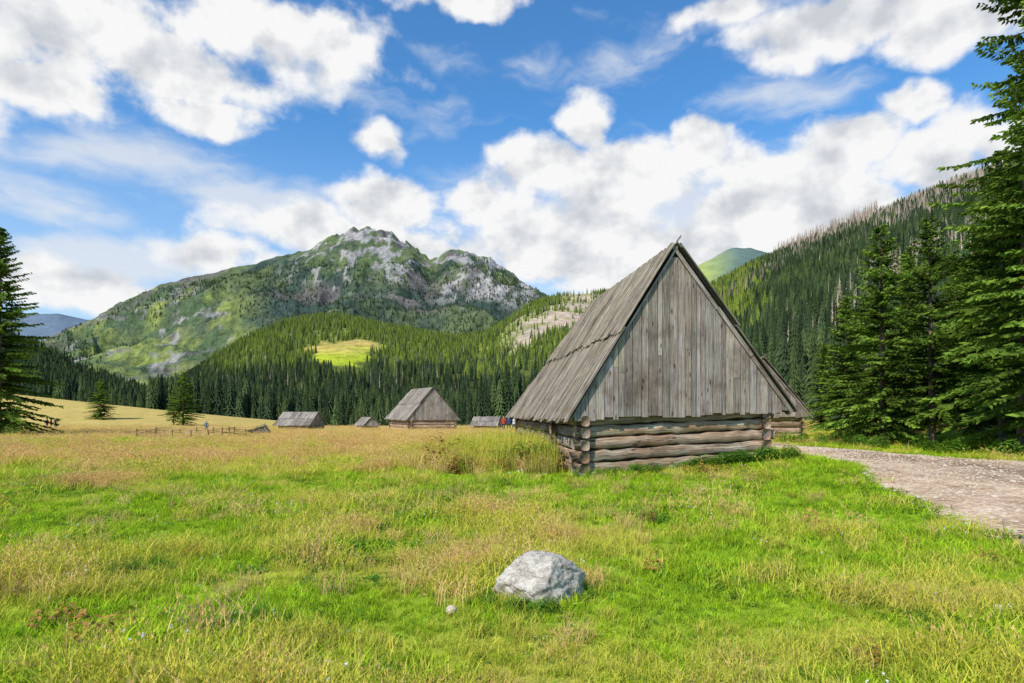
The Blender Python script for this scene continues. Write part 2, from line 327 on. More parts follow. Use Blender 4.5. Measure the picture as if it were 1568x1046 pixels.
def near_spruce(name,Ht,R,seed,bare=.1,dens=1.0):
    r=random.Random(seed); b=MB(); n=14; vs=[];fs=[]
    for i in range(n+1):
        z=Ht*i/n; q=.013*Ht*(1-i/n)**.8+.01
        for j in range(8): a=j*math.pi/4; vs.append((q*math.cos(a),q*math.sin(a),z))
    for i in range(n):
        for j in range(8): fs.append((i*8+j,i*8+(j+1)%8,i*8+8+(j+1)%8,i*8+8+j))
    b.add(vs,fs,(1,1,1),None,1)
    z=Ht*bare
    while z<Ht*.995:
        f=z/Ht; nb=max(3,int(r.uniform(5,8)*dens))
        for _ in range(nb):
            prof=min(1.0,.65+ (f-bare)*2.2)*((1-f)**.78)
            L=R*prof*r.choice((.5,.75,.95,1.1,1.3))*r.uniform(.85,1.15)+.12; a=r.uniform(0,6.283); d=Vector((math.cos(a),math.sin(a),0)); sd=Vector((-d.y,d.x,0)); zz=z+r.uniform(-.1,.1)
            droop=.42*(1-f); rise=.45*f; tone=r.choice((.5,.75,1.05,1.45))*r.uniform(.85,1.15)
            st=max(4,int(L/.12)); prev=None
            for k in range(st+1):
                t=k/st; p=d*(L*t)+Vector((0,0,zz+L*(rise*t-droop*t*t*1.1+.12*t**4)))
                if prev is not None and k%2==0:
                    w=.012*(1-t)+.004; b.add([prev-sd*w,prev+sd*w,p],[(0,1,2)],(.8,.8,.8),None,1)
                if k%2==0: prev=p
                if t<.10: continue
                tl=(.19+.36*L*.35*(1-t*.75))
                for sgn in (-1,1):
                    for hh in range(2):
                        dr=(d*r.uniform(.4,.9)+sd*sgn*r.uniform(.5,1.0)+Vector((0,0,r.uniform(-.75,.05)))).normalized()
                        l=tl*r.uniform(.55,1.2); w=r.uniform(.032,.062)*(1+.25*l/.3)
                        wv=dr.cross(Vector((r.uniform(-1,1),r.uniform(-1,1),r.uniform(.2,1)))).normalized()*w
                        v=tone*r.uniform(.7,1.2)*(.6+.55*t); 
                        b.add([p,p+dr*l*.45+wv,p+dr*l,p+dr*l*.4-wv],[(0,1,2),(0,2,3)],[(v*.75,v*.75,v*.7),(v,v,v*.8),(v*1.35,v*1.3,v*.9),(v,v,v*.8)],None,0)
        z+=Ht*r.uniform(.013,.025)*(1.1-.35*f)/dens**.5
    return b
def coll(name,objs):
    c=bpy.data.collections.new(name)
    for o in objs: c.objects.link(o)
    return c
trees=[]
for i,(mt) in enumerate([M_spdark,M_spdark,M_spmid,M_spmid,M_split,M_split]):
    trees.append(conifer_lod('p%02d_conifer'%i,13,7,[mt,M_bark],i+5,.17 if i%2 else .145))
trees.append(conifer_lod('p06_dead',14,8,[M_dead,M_dead],91,.2,True))
CT=coll('conifer_kinds',trees)
low=[]
for i,(mt) in enumerate([M_spdark,M_spmid,M_split]): low.append(conifer_lod('q%02d_conifer'%i,5,4,[mt,M_bark],i+50,.19))
CL=coll('small_conifer_kinds',low)
def scatter(name,pts,pid,rot,scl,collection):
    me=bpy.data.meshes.new(name); n=len(pts); me.vertices.add(n); me.vertices.foreach_set('co',np.asarray(pts,np.float32).ravel())
    a=me.attributes.new('pid','INT','POINT'); a.data.foreach_set('value',np.asarray(pid,np.int32))
    a=me.attributes.new('rot','FLOAT_VECTOR','POINT'); a.data.foreach_set('vector',np.asarray(rot,np.float32).ravel())
    a=me.attributes.new('scl','FLOAT_VECTOR','POINT'); a.data.foreach_set('vector',np.asarray(scl,np.float32).ravel())
    o=bpy.data.objects.new(name,me); S.collection.objects.link(o)
    ng=bpy.data.node_groups.new(name+'_gn','GeometryNodeTree'); ng.interface.new_socket('Geometry',in_out='INPUT',socket_type='NodeSocketGeometry'); ng.interface.new_socket('Geometry',in_out='OUTPUT',socket_type='NodeSocketGeometry')
    gi=ng.nodes.new('NodeGroupInput'); go=ng.nodes.new('NodeGroupOutput'); ip=ng.nodes.new('GeometryNodeInstanceOnPoints'); ci=ng.nodes.new('GeometryNodeCollectionInfo')
    ci.inputs['Collection'].default_value=collection; ci.inputs['Separate Children'].default_value=True; ci.inputs['Reset Children'].default_value=True
    def na(nm,ty):
        q=ng.nodes.new('GeometryNodeInputNamedAttribute'); q.data_type=ty; q.inputs['Name'].default_value=nm; return q.outputs['Attribute']
    l=ng.links.new; l(gi.outputs[0],ip.inputs['Points']); l(ci.outputs[0],ip.inputs['Instance']); ip.inputs['Pick Instance'].default_value=True
    l(na('pid','INT'),ip.inputs['Instance Index']); l(na('rot','FLOAT_VECTOR'),ip.inputs['Rotation']); l(na('scl','FLOAT_VECTOR'),ip.inputs['Scale']); l(ip.outputs[0],go.inputs[0])
    md=o.modifiers.new('scatter','NODES'); md.node_group=ng; return o
def tree_scatter(name,x,y,z,pid,h,c=CT,wid=1.0,lean=.03):
    n=len(x); rot=np.stack([rng.normal(0,lean,n),rng.normal(0,lean,n),rng.uniform(0,6.28,n)],-1); w=h*rng.uniform(.8,1.2,n)*wid
    return scatter(name,np.stack([x,y,z-.02*h],-1),pid,rot,np.stack([w,w,h],-1),c)
def samp_hill(h,n,p0,p1,t0=0,t1=1.02):
    P=rng.uniform(p0,p1,n*3); T=rng.uniform(t0,t1,n*3)
    X,Y,Z=h.pos(P,T); k=rng.uniform(0,1,n*3)<Y/Y.max(); X,Y,Z=X[k][:n],Y[k][:n],Z[k][:n]; return X,Y,Z
# middle hill trees
X,Y,Z=samp_hill(HCm,30000,150,1150,.0,1.01); sx,sy=scr(X,Y,Z)
cl=clearC(sx,sy,X,Y); cl2=clearC(sx,sy-12,X,Y); bc=bareC(sx,sy,X,Y); n=fbm(X*.006,Y*.006,4,50)
keep=(rng.uniform(0,1,len(X))>np.maximum(np.maximum(cl,cl2)*1.6,bc*.93))&(rng.uniform(-.9,.9,len(X))<n+.65); X,Y,Z,sx,sy,n=[a[keep] for a in (X,Y,Z,sx,sy,n)]
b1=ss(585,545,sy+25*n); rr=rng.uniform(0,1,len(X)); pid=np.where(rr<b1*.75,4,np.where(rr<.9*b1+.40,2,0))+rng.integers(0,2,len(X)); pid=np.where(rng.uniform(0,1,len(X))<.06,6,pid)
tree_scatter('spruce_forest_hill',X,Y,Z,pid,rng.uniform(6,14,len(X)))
# mountain trees
X,Y,Z=samp_hill(HB,24000,60,900,.05,.93); sx,sy=scr(X,Y,Z); n=fbm(X*.004,Y*.004,5,40)
keep=(rng.uniform(-.6,.6,len(X))<n+.25)&(sy>405+25*n)&~((sx<400)&(sy>445)&(n>-.05)); X,Y,Z,sx,n=[a[keep] for a in (X,Y,Z,sx,n)]
pid=np.clip((rng.uniform(0,1,len(X))<.45+.5*n)*1,0,2)
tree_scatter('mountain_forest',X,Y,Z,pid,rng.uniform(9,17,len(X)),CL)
X,Y,Z=samp_hill(HF,4500,-350,420); pid=rng.integers(0,4,len(X)); tree_scatter('dark_spruce_forest',X,Y,Z,pid,rng.uniform(8,14,len(X)))
# right slope
X,Y,Z=samp_hill(HE,22000,960,1800); sx,sy=scr(X,Y,Z); n=fbm(X*.006+3,Y*.006,4,61)
rr=rng.uniform(0,1,len(X)); pid=np.where(rr<.55+n*.6,0,2)+rng.integers(0,2,len(X))
lit=ss(1200,1120,sx)*ss(540,490,sy); pid=np.where(rng.uniform(0,1,len(X))<lit*.8,4,pid)  # brighter tree kind paints sunlight onto this patch
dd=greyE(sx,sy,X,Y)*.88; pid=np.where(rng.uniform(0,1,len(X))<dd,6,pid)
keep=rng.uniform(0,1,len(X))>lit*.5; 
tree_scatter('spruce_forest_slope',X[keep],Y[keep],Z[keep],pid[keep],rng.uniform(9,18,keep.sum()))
P=rng.uniform(1185,1345,260); T=rng.uniform(.97,1.01,260); X,Y,Z=HE.pos(P,T); tree_scatter('dead_tree_row',X,Y,Z,np.full(260,6),rng.uniform(18,30,260),CT,1.5)
# valley forest
n=4800; Y=rng.uniform(205,330,n); X=px_u(rng.uniform(230,1100,n))*Y; e=Y>218+18*fbm(X*.03,X*0,3,70); X,Y=X[e],Y[e]
pid=rng.integers(0,4,len(X)); h=rng.uniform(5,15,len(X))*(1+.25*fbm(X*.03,Y*.03,2,5))  # dark and mid kinds paint cloud shade over the valley
n2=150; Y2=rng.uniform(140,190,n2); X2=px_u(rng.uniform(735,860,n2))*Y2; h2=rng.uniform(7,15,n2)
n3=70; Y3=rng.uniform(170,200,n3); X3=px_u(rng.uniform(470,740,n3))*Y3; h3=rng.uniform(4,10,n3)
X=np.concatenate([X,X2,X3]);Y=np.concatenate([Y,Y2,Y3]);h=np.concatenate([h,h2,h3]);pid=np.concatenate([pid,rng.integers(0,4,n2),rng.integers(0,4,n3)])
tree_scatter('valley_spruce_forest',X,Y,H(X,Y),pid,h)
# ---------------------------------------------------------------- near spruces
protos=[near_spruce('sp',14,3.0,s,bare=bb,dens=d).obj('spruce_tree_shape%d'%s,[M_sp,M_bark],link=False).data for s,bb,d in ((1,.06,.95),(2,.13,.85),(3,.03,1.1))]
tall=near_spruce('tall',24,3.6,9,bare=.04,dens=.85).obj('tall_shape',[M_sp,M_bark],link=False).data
def tree(me,px,Y,h,base=14,w=1.,name='spruce_tree',z=None):
    X=(px-CX)/F*Y; zz=float(H(X,Y)) if z is None else z
    o=bpy.data.objects.new(name,me); S.collection.objects.link(o); s=h/base; o.location=(X,Y,zz-.1); o.scale=(s*w,s*w,s); o.rotation_euler=(random.uniform(-.02,.02),random.uniform(-.02,.02),random.uniform(0,6.28)); return o
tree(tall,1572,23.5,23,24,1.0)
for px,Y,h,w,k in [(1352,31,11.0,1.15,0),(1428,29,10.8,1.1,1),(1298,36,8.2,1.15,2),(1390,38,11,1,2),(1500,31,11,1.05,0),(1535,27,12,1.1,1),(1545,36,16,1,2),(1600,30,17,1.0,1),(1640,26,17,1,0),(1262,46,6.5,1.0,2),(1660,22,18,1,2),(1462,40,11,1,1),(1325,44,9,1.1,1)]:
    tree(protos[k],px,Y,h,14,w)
tree(protos[2],-4,45,15.0,14,1.1); tree(protos[1],-50,50,16,14,1.1)
tree(protos[2],155,134,8.6,14,1.5); tree(protos[0],280,125,10.8,14,1.5); tree(protos[1],266,127,7,14,1.3)
# ---------------------------------------------------------------- HUTS
def hut(name,corner,ua,va,w,Le,Lr,sL,sR,sA,zEL,zER,zA,z0,rise=0,detail=1,gmat=None,rmat=None,wt=1.):
    base=Vector(corner); e=bpy.data.objects.new(name,None); S.collection.objects.link(e)
    u=Vector((math.cos(ua),math.sin(ua),0)); v=Vector((-math.sin(va),math.cos(va),0))
    def P(s,t,z): return base+u*s+v*t+Vector((0,0,z0+z))
    gm=gmat or M_board; rm=rmat or M_roof
    b=MB(); rows=5 if detail else 4; ztop=zEL+.10
    rh=ztop/rows
    for i in range(rows):
        zc=rh*(i+.5); f=rise*(1-.3*i/rows)
        a=random.uniform(.22,.36); c=random.uniform(.12,.3)
        b.log(P(-a,0,zc),P(w+c,0,zc+f),.13,rh*.45,m=0,n=26 if detail else 6,wob=.022)
        zc2=zc+rh*.5-.03
        b.log(P(0,-random.uniform(.22,.36),zc2-rh*.45),P(0,Le-.7,zc2-rh*.45),.13,rh*.47,n=22 if detail else 6)
        b.log(P(w,-random.uniform(.2,.3),zc2+f-rh*.45),P(w,Le-.7,zc2+f-rh*.45),.13,rh*.50,n=10)
        b.log(P(-.2,Le-1,zc),P(w+.2,Le-1,zc+f),.13,rh*.5,n=6)
        if detail: b.log(P(-.33,3.2,zc),P(.4,3.2,zc),.13,rh*.48,n=3)
    b.obj('log_walls',[M_log],True,parent=e)
    b=MB(); 
    b.box(P(.04,.03,0),u*(w-.08),v*.04,Vector((0,0,ztop)),(.18,.16,.13)); b.box(P(.03,.1,0),v*(Le-1.2),u*.04,Vector((0,0,ztop)),(.18,.16,.13)); b.obj('chinking',[M_log],parent=e)
    if detail:
        b=MB()
        for s_ in (0,1.3,2.6,4.0,w): b.log(P(s_-.2,-.05,-.05+rise*s_/w),P(s_+.3,.0,-.02+rise*s_/w),.2,.14,(.7,.7,.7),n=4)
        b.obj('foundation_stones',[M_rock],True,parent=e)
    tg=-.30*wt; b=MB(); s=sL+.12
    def roofz(x):
        return zEL+(zA-zEL)*(x-sL)/(sA-sL) if x<sA else zER+(zA-zER)*(sR-x)/(sR-sA)
    def zb(x): return zEL-.04+(zER-zEL)*(x-sL)/(sR-sL)
    while s<sR-.12:
        bw=random.uniform(.12,.27) if detail else .35; s1=min(s+bw,sR-.1); g=.008
        za,zc_=roofz(s+g)-.05,roofz(s1-g)-.05; z1=zb((s+s1)/2)+random.uniform(-.07,.03)
        if s<sA<s1: za=zc_=min(za,zc_)
        off=random.uniform(0,.026); th=.025
        def piece(za,zc_,z1,off):
            r=random.choice((.70,.84,.95,1.0,1.12))*random.uniform(.94,1.05); col=(r,r*random.uniform(.95,1.),r*random.uniform(.88,1.0))
            if min(za,zc_)>z1+.02:
                a=random.uniform(0,50); bb=random.uniform(0,50); q=random.uniform(-.006,.006)
                f0=[P(s+g,tg-off,z1),P(s1-g+q,tg-off,z1),P(s1-g-q,tg-off,zc_),P(s+g,tg-off,za)]; f1=[p+v*th for p in f0]
                uvf=[(a,bb),(a,bb+bw),(a+zc_-z1,bb+bw),(a+za-z1,bb)]
                b.add(f0+f1,[(0,1,2,3),(7,6,5,4),(0,3,7,4),(1,5,6,2),(0,4,5,1),(3,2,6,7)],col,uvf+uvf)
        zj=random.uniform(2.3,4.0)
        if detail and random.random()<.3 and min(za,zc_)>zj+.4:
            piece(zj-.004,zj-.004,z1,off); piece(za,zc_,zj+.004,off+.004)
        else: piece(za,zc_,z1,off)
        s=s1
    b.add([P(sL+.2,tg+.05,zEL),P(sR-.2,tg+.05,zER),P(sA,tg+.05,zA-.2)],[(0,1,2)],(.25,.25,.25),[(0,0),(0,1),(1,1)])
    b.box(P(sL+.25,tg+.04,zEL-.02),u*(sR-sL-.5)+Vector((0,0,zER-zEL)),v*(-tg-.0+.1),Vector((0,0,.06)),(.45,.42,.4))
    b.obj('gable_boards',[gm],parent=e)
    b=MB()
    def plane(sE,zE):
        bw=.17 if detail else .4; t=tg-.16
        nrm=(P(sE,0,zE)-P(sA,0,zA)).cross(v); nrm.normalize()
        if nrm.z<0: nrm=-nrm
        while t<Le:
            w_=bw*random.uniform(.75,1.15); tm=t+w_/2
            hip=max(0,(tm-Lr)/(Le-Lr)); 
            for (f0,f1,lift) in ((-.015,.515+random.uniform(-.02,.02),.08),(.485,1.03+random.uniform(-.02,.012),.02)):
                a=max(f0,hip); 
                if a>=f1-.02: continue
                p0=P(sA+(sE-sA)*a,t,zA+(zE-zA)*a); p1=P(sA+(sE-sA)*f1,t,zA+(zE-zA)*f1)
                k=random.uniform(0,.035)+lift
                r=random.uniform(.62,1.15); b.box(p0+nrm*k,p1-p0+nrm*random.uniform(-.01,.02),v*(w_*.92),nrm*.03,(r,r*random.uniform(.96,1),r*random.uniform(.88,.98)))
            t+=w_
        nn=nrm*.01
        b.add([P(sA,tg-.1,zA)+nn,P(sA,Lr,zA)+nn,P(sE,Le,zE)+nn,P(sE,tg-.1,zE)+nn],[(0,1,2,3)],(.3,.3,.28),[(0,0),(0,5),(5,5),(5,0)])
    plane(sL,zEL); plane(sR,zER)
    nn=12
    def hp(x): return min(1,(x-sL)/(sA-sL)) if x<=sA else (sR-x)/(sR-sA)
    for i in range(nn):
        sa=sL+(sR-sL)*i/nn; sb=sL+(sR-sL)*(i+1)/nn; ha,hb=hp(sa),hp(sb)
        b.add([P(sa,Le,zEL),P(sb,Le,zEL),P(sb,Le-(Le-Lr)*hb,zEL+(zA-zEL)*hb),P(sa,Le-(Le-Lr)*ha,zEL+(zA-zEL)*ha)],[(0,1,2,3)],(.8,.8,.78),[(0,sa),(0,sb),(hb*5,sb),(ha*5,sa)])
    b.obj('roof',[rm],parent=e)
    b=MB()
    for sE,zE,k in ((sL,zEL,.055),(sR,zER,.11)):
        A=P(sA,tg-.05,zA-.02); B=P(sE,tg-.05,zE); d=(B-A); n_=d.cross(v).normalized()
        if n_.z<0: n_=-n_
        cuts=[-.03,.36,.64,1.0] if sE==sR else [-.02,.5,1.0]
        for i in range(len(cuts)-1):
            b.box(A+d*cuts[i]-n_*k-v*(.02+.015*(i%2)),d*(cuts[i+1]-cuts[i]+.015),v*.028,n_*(k*random.uniform(.8,1.0)),None)
    b.box(P(sA-.05,tg-.2,zA+.02),(u*.18+Vector((0,0,.24)))*.8,v*.03,Vector((0,0,.07)),(.7,.68,.65))
    b.box(P(sA-.02,tg-.18,zA+.07),v*(Lr-tg+.2),u*.16+Vector((0,0,-.13)),Vector((.01,0,.02)),(.8,.78,.72))
    b.obj('verge_boards',[gm],parent=e)
    if detail:
        b=MB()
        for i,(s_) in enumerate([.5,1.6,2.7,3.9,5.0]): b.log(P(s_,tg+.02,ztop+.0+.03*s_),P(s_,.2,ztop+.0+.03*s_),.06,.06,(.7,.6,.5),n=2)
        b.obj('beam_ends',[M_log],True,parent=e)
    return e
hut('shepherd_hut',(1.91,16.8,0),math.radians(12),math.radians(6.5),5.39,14.6,8.6,-.437,6.12,2.557,1.54,1.78,6.2,0,.28)
def gz(px,Y): X=(px-CX)/F*Y; return X,Y,float(H(X,Y))
x,y,z=gz(1100,40); hut('shepherd_hut',(x,y,0),math.radians(4),math.radians(14),5.4,10,8,-.5,6.0,2.7,1.5,1.5,5.2,z-.1,0,0)
x,y,z=gz(628,80); hut('shepherd_hut',(x,y,0),math.radians(18),math.radians(26),5.8,10.5,9,-.5,6.3,2.9,1.5,1.5,5.6,z-.1,0,0,M_fard,M_fard)
x,y,z=gz(472,92); hut('shepherd_hut',(x,y,0),math.radians(80),math.radians(86),4.5,5.2,4.8,-.5,5.0,2.2,.7,.7,2.6,z-.1,0,0,M_fard,M_fard)
x,y,z=gz(556,100); hut('wooden_shed',(x,y,0),math.radians(20),math.radians(50),2.2,2.2,1.9,-.3,2.5,1.1,.6,.6,1.9,z-.1,0,0,M_fard,M_fard)
x,y,z=gz(758,95); hut('shepherd_hut',(x,y,0),math.radians(80),math.radians(85),4,4.0,3.7,-.4,4.4,2,.6,.6,1.9,z-.1,0,0,M_fard,M_fard)
x,y,z=gz(385,50); hut('wooden_shed',(x,y,0),math.radians(10),math.radians(20),1.2,.9,.8,-.12,1.35,1.0,.45,.35,.85,z-.1,0,0,M_fard,M_fard)
# fence
b=MB(); z=lambda x,y: float(H(x,y))
fx0,fx1,fy0,fy1=-23.4,-18.9,39,43
cor=[(fx0,fy0),(fx1,fy0),(fx1+.6,fy1),(fx0-.5,fy1),(fx0,fy0)]
for (a,c) in zip(cor[:-1],cor[1:]):
    Ln=math.dist(a,c); k=max(1,round(Ln/1.2))
    for i in range(k):
        x0=a[0]+(c[0]-a[0])*i/k; y0=a[1]+(c[1]-a[1])*i/k; x1=a[0]+(c[0]-a[0])*(i+1)/k; y1=a[1]+(c[1]-a[1])*(i+1)/k
        b.log((x0,y0,z(x0,y0)-.1),(x0+random.uniform(-.06,.06),y0,z(x0,y0)+random.uniform(.45,.75)),.03,.03,(1.1,1,.85),n=2,seg=6)
        for hh in (.25,.42,.56): b.log((x0,y0-.06,z(x0,y0)+hh+random.uniform(-.09,.09)),(x1,y1-.06,z(x1,y1)+hh+random.uniform(-.09,.09)),.018,.018,(1.1,1,.85),n=2,seg=6)
b.obj('wooden_fence',[M_log],True)
# ---------------------------------------------------------------- boulder
import bmesh
def boulder(name,loc,sc,seed,mat,sub=5,npl=9):
    bm=bmesh.new(); bmesh.ops.create_icosphere(bm,subdivisions=sub,radius=1); r=random.Random(seed)
    pl=[(Vector((r.uniform(-1,1),r.uniform(-1,1),r.uniform(-.3,1))).normalized(),r.uniform(.74,.92)) for _ in range(npl)]
    co=np.array([v.co[:] for v in bm.verts]); n=fbm(co[:,0]*2.2+seed,co[:,1]*2.2+co[:,2]*1.7,5,seed); n2=fbm(co[:,0]*7+co[:,2]*5,co[:,1]*7-co[:,2]*5,4,seed+4,.55)
    for i,v in enumerate(bm.verts):
        p=v.co.copy()
        for q,dd in pl:
            e=p.dot(q)-dd
            if e>0: p-=q*e*.85
        v.co=p*(1+.14*n[i]+.055*n2[i])
    bm.normal_update()
    me=bpy.data.meshes.new(name); bm.to_mesh(me); bm.free(); me.materials.append(mat)
    for p in me.polygons: p.use_smooth=True
    o=bpy.data.objects.new(name,me); o.location=loc; o.scale=sc; o.rotation_euler=(.05,-.04,.4); S.collection.objects.link(o); return o
boulder('boulder',(.27,5.72,float(H(.27,5.72))+.12),(.44,.37,.29),14,M_rock,6,14)
boulder('small_stone',(-.50,5.15,float(H(-.5,5.15))+.05),(.05,.04,.04),8,M_stone,3)
boulder('small_stone',(4.05,5.2,float(H(4.05,5.2))+.05),(.05,.04,.05),9,M_stone,3)
boulder('small_stone',(.75,18.3,float(H(.75,18.3))+.08),(.2,.2,.16),12,M_stone,4)
# ---------------------------------------------------------------- grass
def tuft(name,nb,hmin,hmax,w,spread,mat,seed,lean=.5,seed_head=False):
    r=random.Random(seed); b=MB()
    for _ in range(nb):
        a=r.uniform(0,6.28); q=spread*math.sqrt(r.random()); p=Vector((q*math.cos(a),q*math.sin(a),-.01)); h=r.uniform(hmin,hmax)
        la=r.uniform(0,6.28); ln=r.uniform(.1,lean)*h; d=Vector((math.cos(la),math.sin(la),0)); sd=Vector((-d.y,d.x,0)).lerp(d,r.uniform(-.5,.5)).normalized()*w*r.uniform(.6,1.3)
        m1=p+d*ln*.3+Vector((0,0,h*.55)); tp=p+d*ln+Vector((0,0,h*r.uniform(.75,1)))
        v=r.uniform(.7,1.2); y=r.uniform(.9,1.25)
        b.add([p-sd,p+sd,m1+sd*.8,m1-sd*.8,tp],[(0,1,2,3),(3,2,4)],[(v*.7,v*.7,v*.65)]*2+[(v*y,v,v)]*2+[(v*1.25*y,v*1.15,v*1.2)])
        if seed_head:
            for k in range(4):
                c=m1.lerp(tp,.6+.11*k); o=Vector((r.uniform(-1,1),r.uniform(-1,1),.6))*.010
                b.add([c,c+o,c+Vector((0,0,.022))],[(0,1,2)],(1.0,.9,.85))
    return b.obj(name,[mat],link=False)
def leafy(name,n,R,Ht,ls,mat,seed):
    r=random.Random(seed); b=MB()
    for _ in range(n):
        a=r.uniform(0,6.28); q=R*math.sqrt(r.random()); h=Ht*(1-.6*(q/R)**2)*r.random()**.6; p=Vector((q*math.cos(a),q*math.sin(a),h))
        d=Vector((math.cos(a)+r.uniform(-.8,.8),math.sin(a)+r.uniform(-.8,.8),r.uniform(-.4,.5))).normalized(); sd=d.cross(Vector((r.uniform(-.4,.4),r.uniform(-.4,.4),1))).normalized(); l=ls*r.uniform(.6,1.3); w=l*.28; v=r.uniform(.6,1.25)*(.6+.5*h/Ht)
        b.add([p,p+d*l*.45+sd*w,p+d*l-Vector((0,0,l*.15)),p+d*l*.45-sd*w],[(0,1,2,3)],(v,v,v))
    return b.obj(name,[mat],link=False)
def clover(name,seed):
    r=random.Random(seed); b=MB()
    for _ in range(3):
        x,y,h=r.uniform(-.12,.12),r.uniform(-.12,.12),r.uniform(.10,.16); b.add([(x-.001,y,0),(x+.001,y,0),(x,y,h)],[(0,1,2)],(.25,.5,.1))
        for k in range(12):
            d=Vector((r.gauss(0,1),r.gauss(0,1),r.gauss(0,1))).normalized()*.012; p=Vector((x,y,h)); s_=d.cross(Vector((.3,.5,.8))).normalized()*.005
            b.add([p-s_,p+s_,p+d],[(0,1,2)],(1,1,1))
    return b.obj(name,[M_petal],link=False)
gp=[tuft('g00',22,.05,.12,.004,.09,M_grass,1,1.2),tuft('g01',22,.07,.18,.004,.10,M_grass,2,1.2),
    tuft('g02',20,.08,.19,.0035,.10,M_grassy,3,1.2),tuft('g03',18,.10,.26,.003,.10,M_grassy,4,1.0,True),
    tuft('g04',16,.12,.30,.0022,.10,M_dry,5,.9,True),tuft('g05',16,.08,.23,.003,.10,M_dry,6,1.3),
    leafy('g06',26,.09,.07,.05,M_weed,7),leafy('g07',60,.10,.22,.05,M_rust,8),
    leafy('g08',420,.45,.75,.11,M_weed,9),tuft('g09',60,.5,1.1,.006,.35,M_grassy,10,.45,True),tuft('g10',50,.12,.38,.004,.10,M_weed,11,.7),clover('g11',12),
    tuft('g12',60,.14,.34,.003,.16,M_dry,13,.9,True)]
CG=coll('grass_kinds',gp)
PX=[];PI=[];PS=[];PZ=[]
for (y0,y1,n,sc,zs) in ((2.4,6,6500,1.0,1.),(6,10,9000,1.15,1.),(10,17,14000,1.35,.9),(17,32,17000,1.8,.75),(32,65,15000,2.8,.38),(65,120,9000,4.2,.26)):
    y=np.sqrt(rng.uniform(y0**2,y1**2,n)); x=rng.uniform(-.96,.96,n)*y
    ok=~((x>roadL(y)+rng.uniform(-.1,.35,n))&(x<roadR(y)-rng.uniform(-.1,.35,n))&(y<64))
    hs=(x-1.91)+.113*(y-16.8)
    ok&=~((y>16.9)&(y<31)&(hs>.1)&(hs<5.6))
    x,y=x[ok],y[ok]; clump=fbm(x*.8,y*.8,3,78); d=dryness(x,y)+rng.normal(0,.16,len(x))+.7*fbm(x*1.3,y*1.3,3,77)
    pid=np.select([d<.14,d<.34,d<.58,d<.74,d<.88],[0,1,2,3,5],4)
    q=rng.uniform(0,1,len(x)); lf=fbm(x*.6+5,y*.6,3,99); pid=np.where((q<.05+.40*ss(.2,.45,lf))&(y<16),6,pid); pid=np.where((q>.9988)&(y<30),7,pid); pid=np.where((q>.97)&(clump>.2)&(y<14),4,pid)
    pid=np.where((q>.955)&(q<.962)&(y<16),11,pid)
    s=sc*rng.uniform(.65,1.25,len(x))*(1+.9*np.clip(clump,-.5,1))
    PX.append(np.stack([x,y,H(x,y)],-1)); PI.append(pid); PS.append(s); PZ.append(s*zs)
pts=np.concatenate(PX); pid=np.concatenate(PI); sc=np.concatenate(PS); sz=np.concatenate(PZ); n=len(pts)
rot=np.stack([rng.normal(0,.15,n),rng.normal(0,.15,n),rng.uniform(0,6.28,n)],-1)
scatter('meadow_grass',pts,pid,rot,np.stack([sc,sc,sz*rng.uniform(.8,1.15,n)],-1),CG)
def extra(xs_,ys_,pid,s):
    xs_=np.asarray(xs_,float); ys_=np.asarray(ys_,float); PX.append(np.stack([xs_,ys_,H(xs_,ys_)],-1)); PI.append(np.full(len(xs_),pid)); PS.append(np.asarray(s,float)*np.ones(len(xs_)))
PX=[];PI=[];PS=[]
def patch(n,p0,p1,cy,sy_): P=rng.uniform(p0,p1,n); Y=np.clip(rng.normal(cy,sy_,n)+1.2*np.sin(P*.05),17.8,28); return px_u(P)*Y,Y,P
x,y,P=patch(320,620,850,22,2.2); extra(x,y,9,rng.uniform(.5,1.2,320)*(.5+.65*ss(600,760,P)))
x,y,P=patch(14,750,835,21.5,1.5); extra(x,y,8,rng.uniform(.5,1.0,14))
Yw=rng.uniform(18.6,20.5,8); Xw=px_u(rng.uniform(797,836,8))*Yw; extra(Xw,Yw,8,rng.uniform(.8,1.4,8))
x,y,P=patch(40,640,835,20.5,1.8); extra(x,y,7,rng.uniform(2.0,4.2,40))
x,y,P=patch(90,560,850,20,2.2); extra(x,y,12,rng.uniform(1.0,2.2,90))
u12=(math.cos(math.radians(12)),math.sin(math.radians(12)))
def front(s,t): return 1.91+u12[0]*s+.0, 16.8+u12[1]*s-t
for s0,s1,nn,sc0 in ((.6,1.9,12,.45),(2.6,5.6,38,.55),(5.2,6.3,10,.6)):
    s_=rng.uniform(s0,s1,nn); x,y=front(s_,rng.uniform(.25,.7,nn)); extra(x,y,8,rng.uniform(.5,1.0,nn)*sc0)
extra(rng.uniform(4.0,6.0,12),rng.uniform(15.6,16.3,12),7,rng.uniform(1.0,1.8,12))
s_=rng.uniform(-.3,6.2,90); x,y=front(s_,rng.uniform(.15,.6,90)); extra(x,y,10,rng.uniform(.5,1.0,90))
a=rng.uniform(0,6.28,30); extra(.27+.46*np.cos(a),5.72+.38*np.sin(a),10,rng.uniform(.2,.4,30))
extra([-.2,0.0,.22,.1,.3],[5.35,5.25,5.18,5.3,5.25],8,[.17,.18,.2,.17,.2])
for cx_,cy_,k in ((-3.9,6.5,16),(-2.0,4.85,16),(-5.5,8.2,6),(2.0,9.5,6),(-1.5,11,6)):
    extra(cx_+rng.normal(0,.14,k),cy_+rng.normal(0,.12,k),10,rng.uniform(.5,.8,k))
extra([-3.7,-3.6,-3.1,-4.0],[4.95,5.1,5.0,6.5],7,[.9,.8,.8,.8])
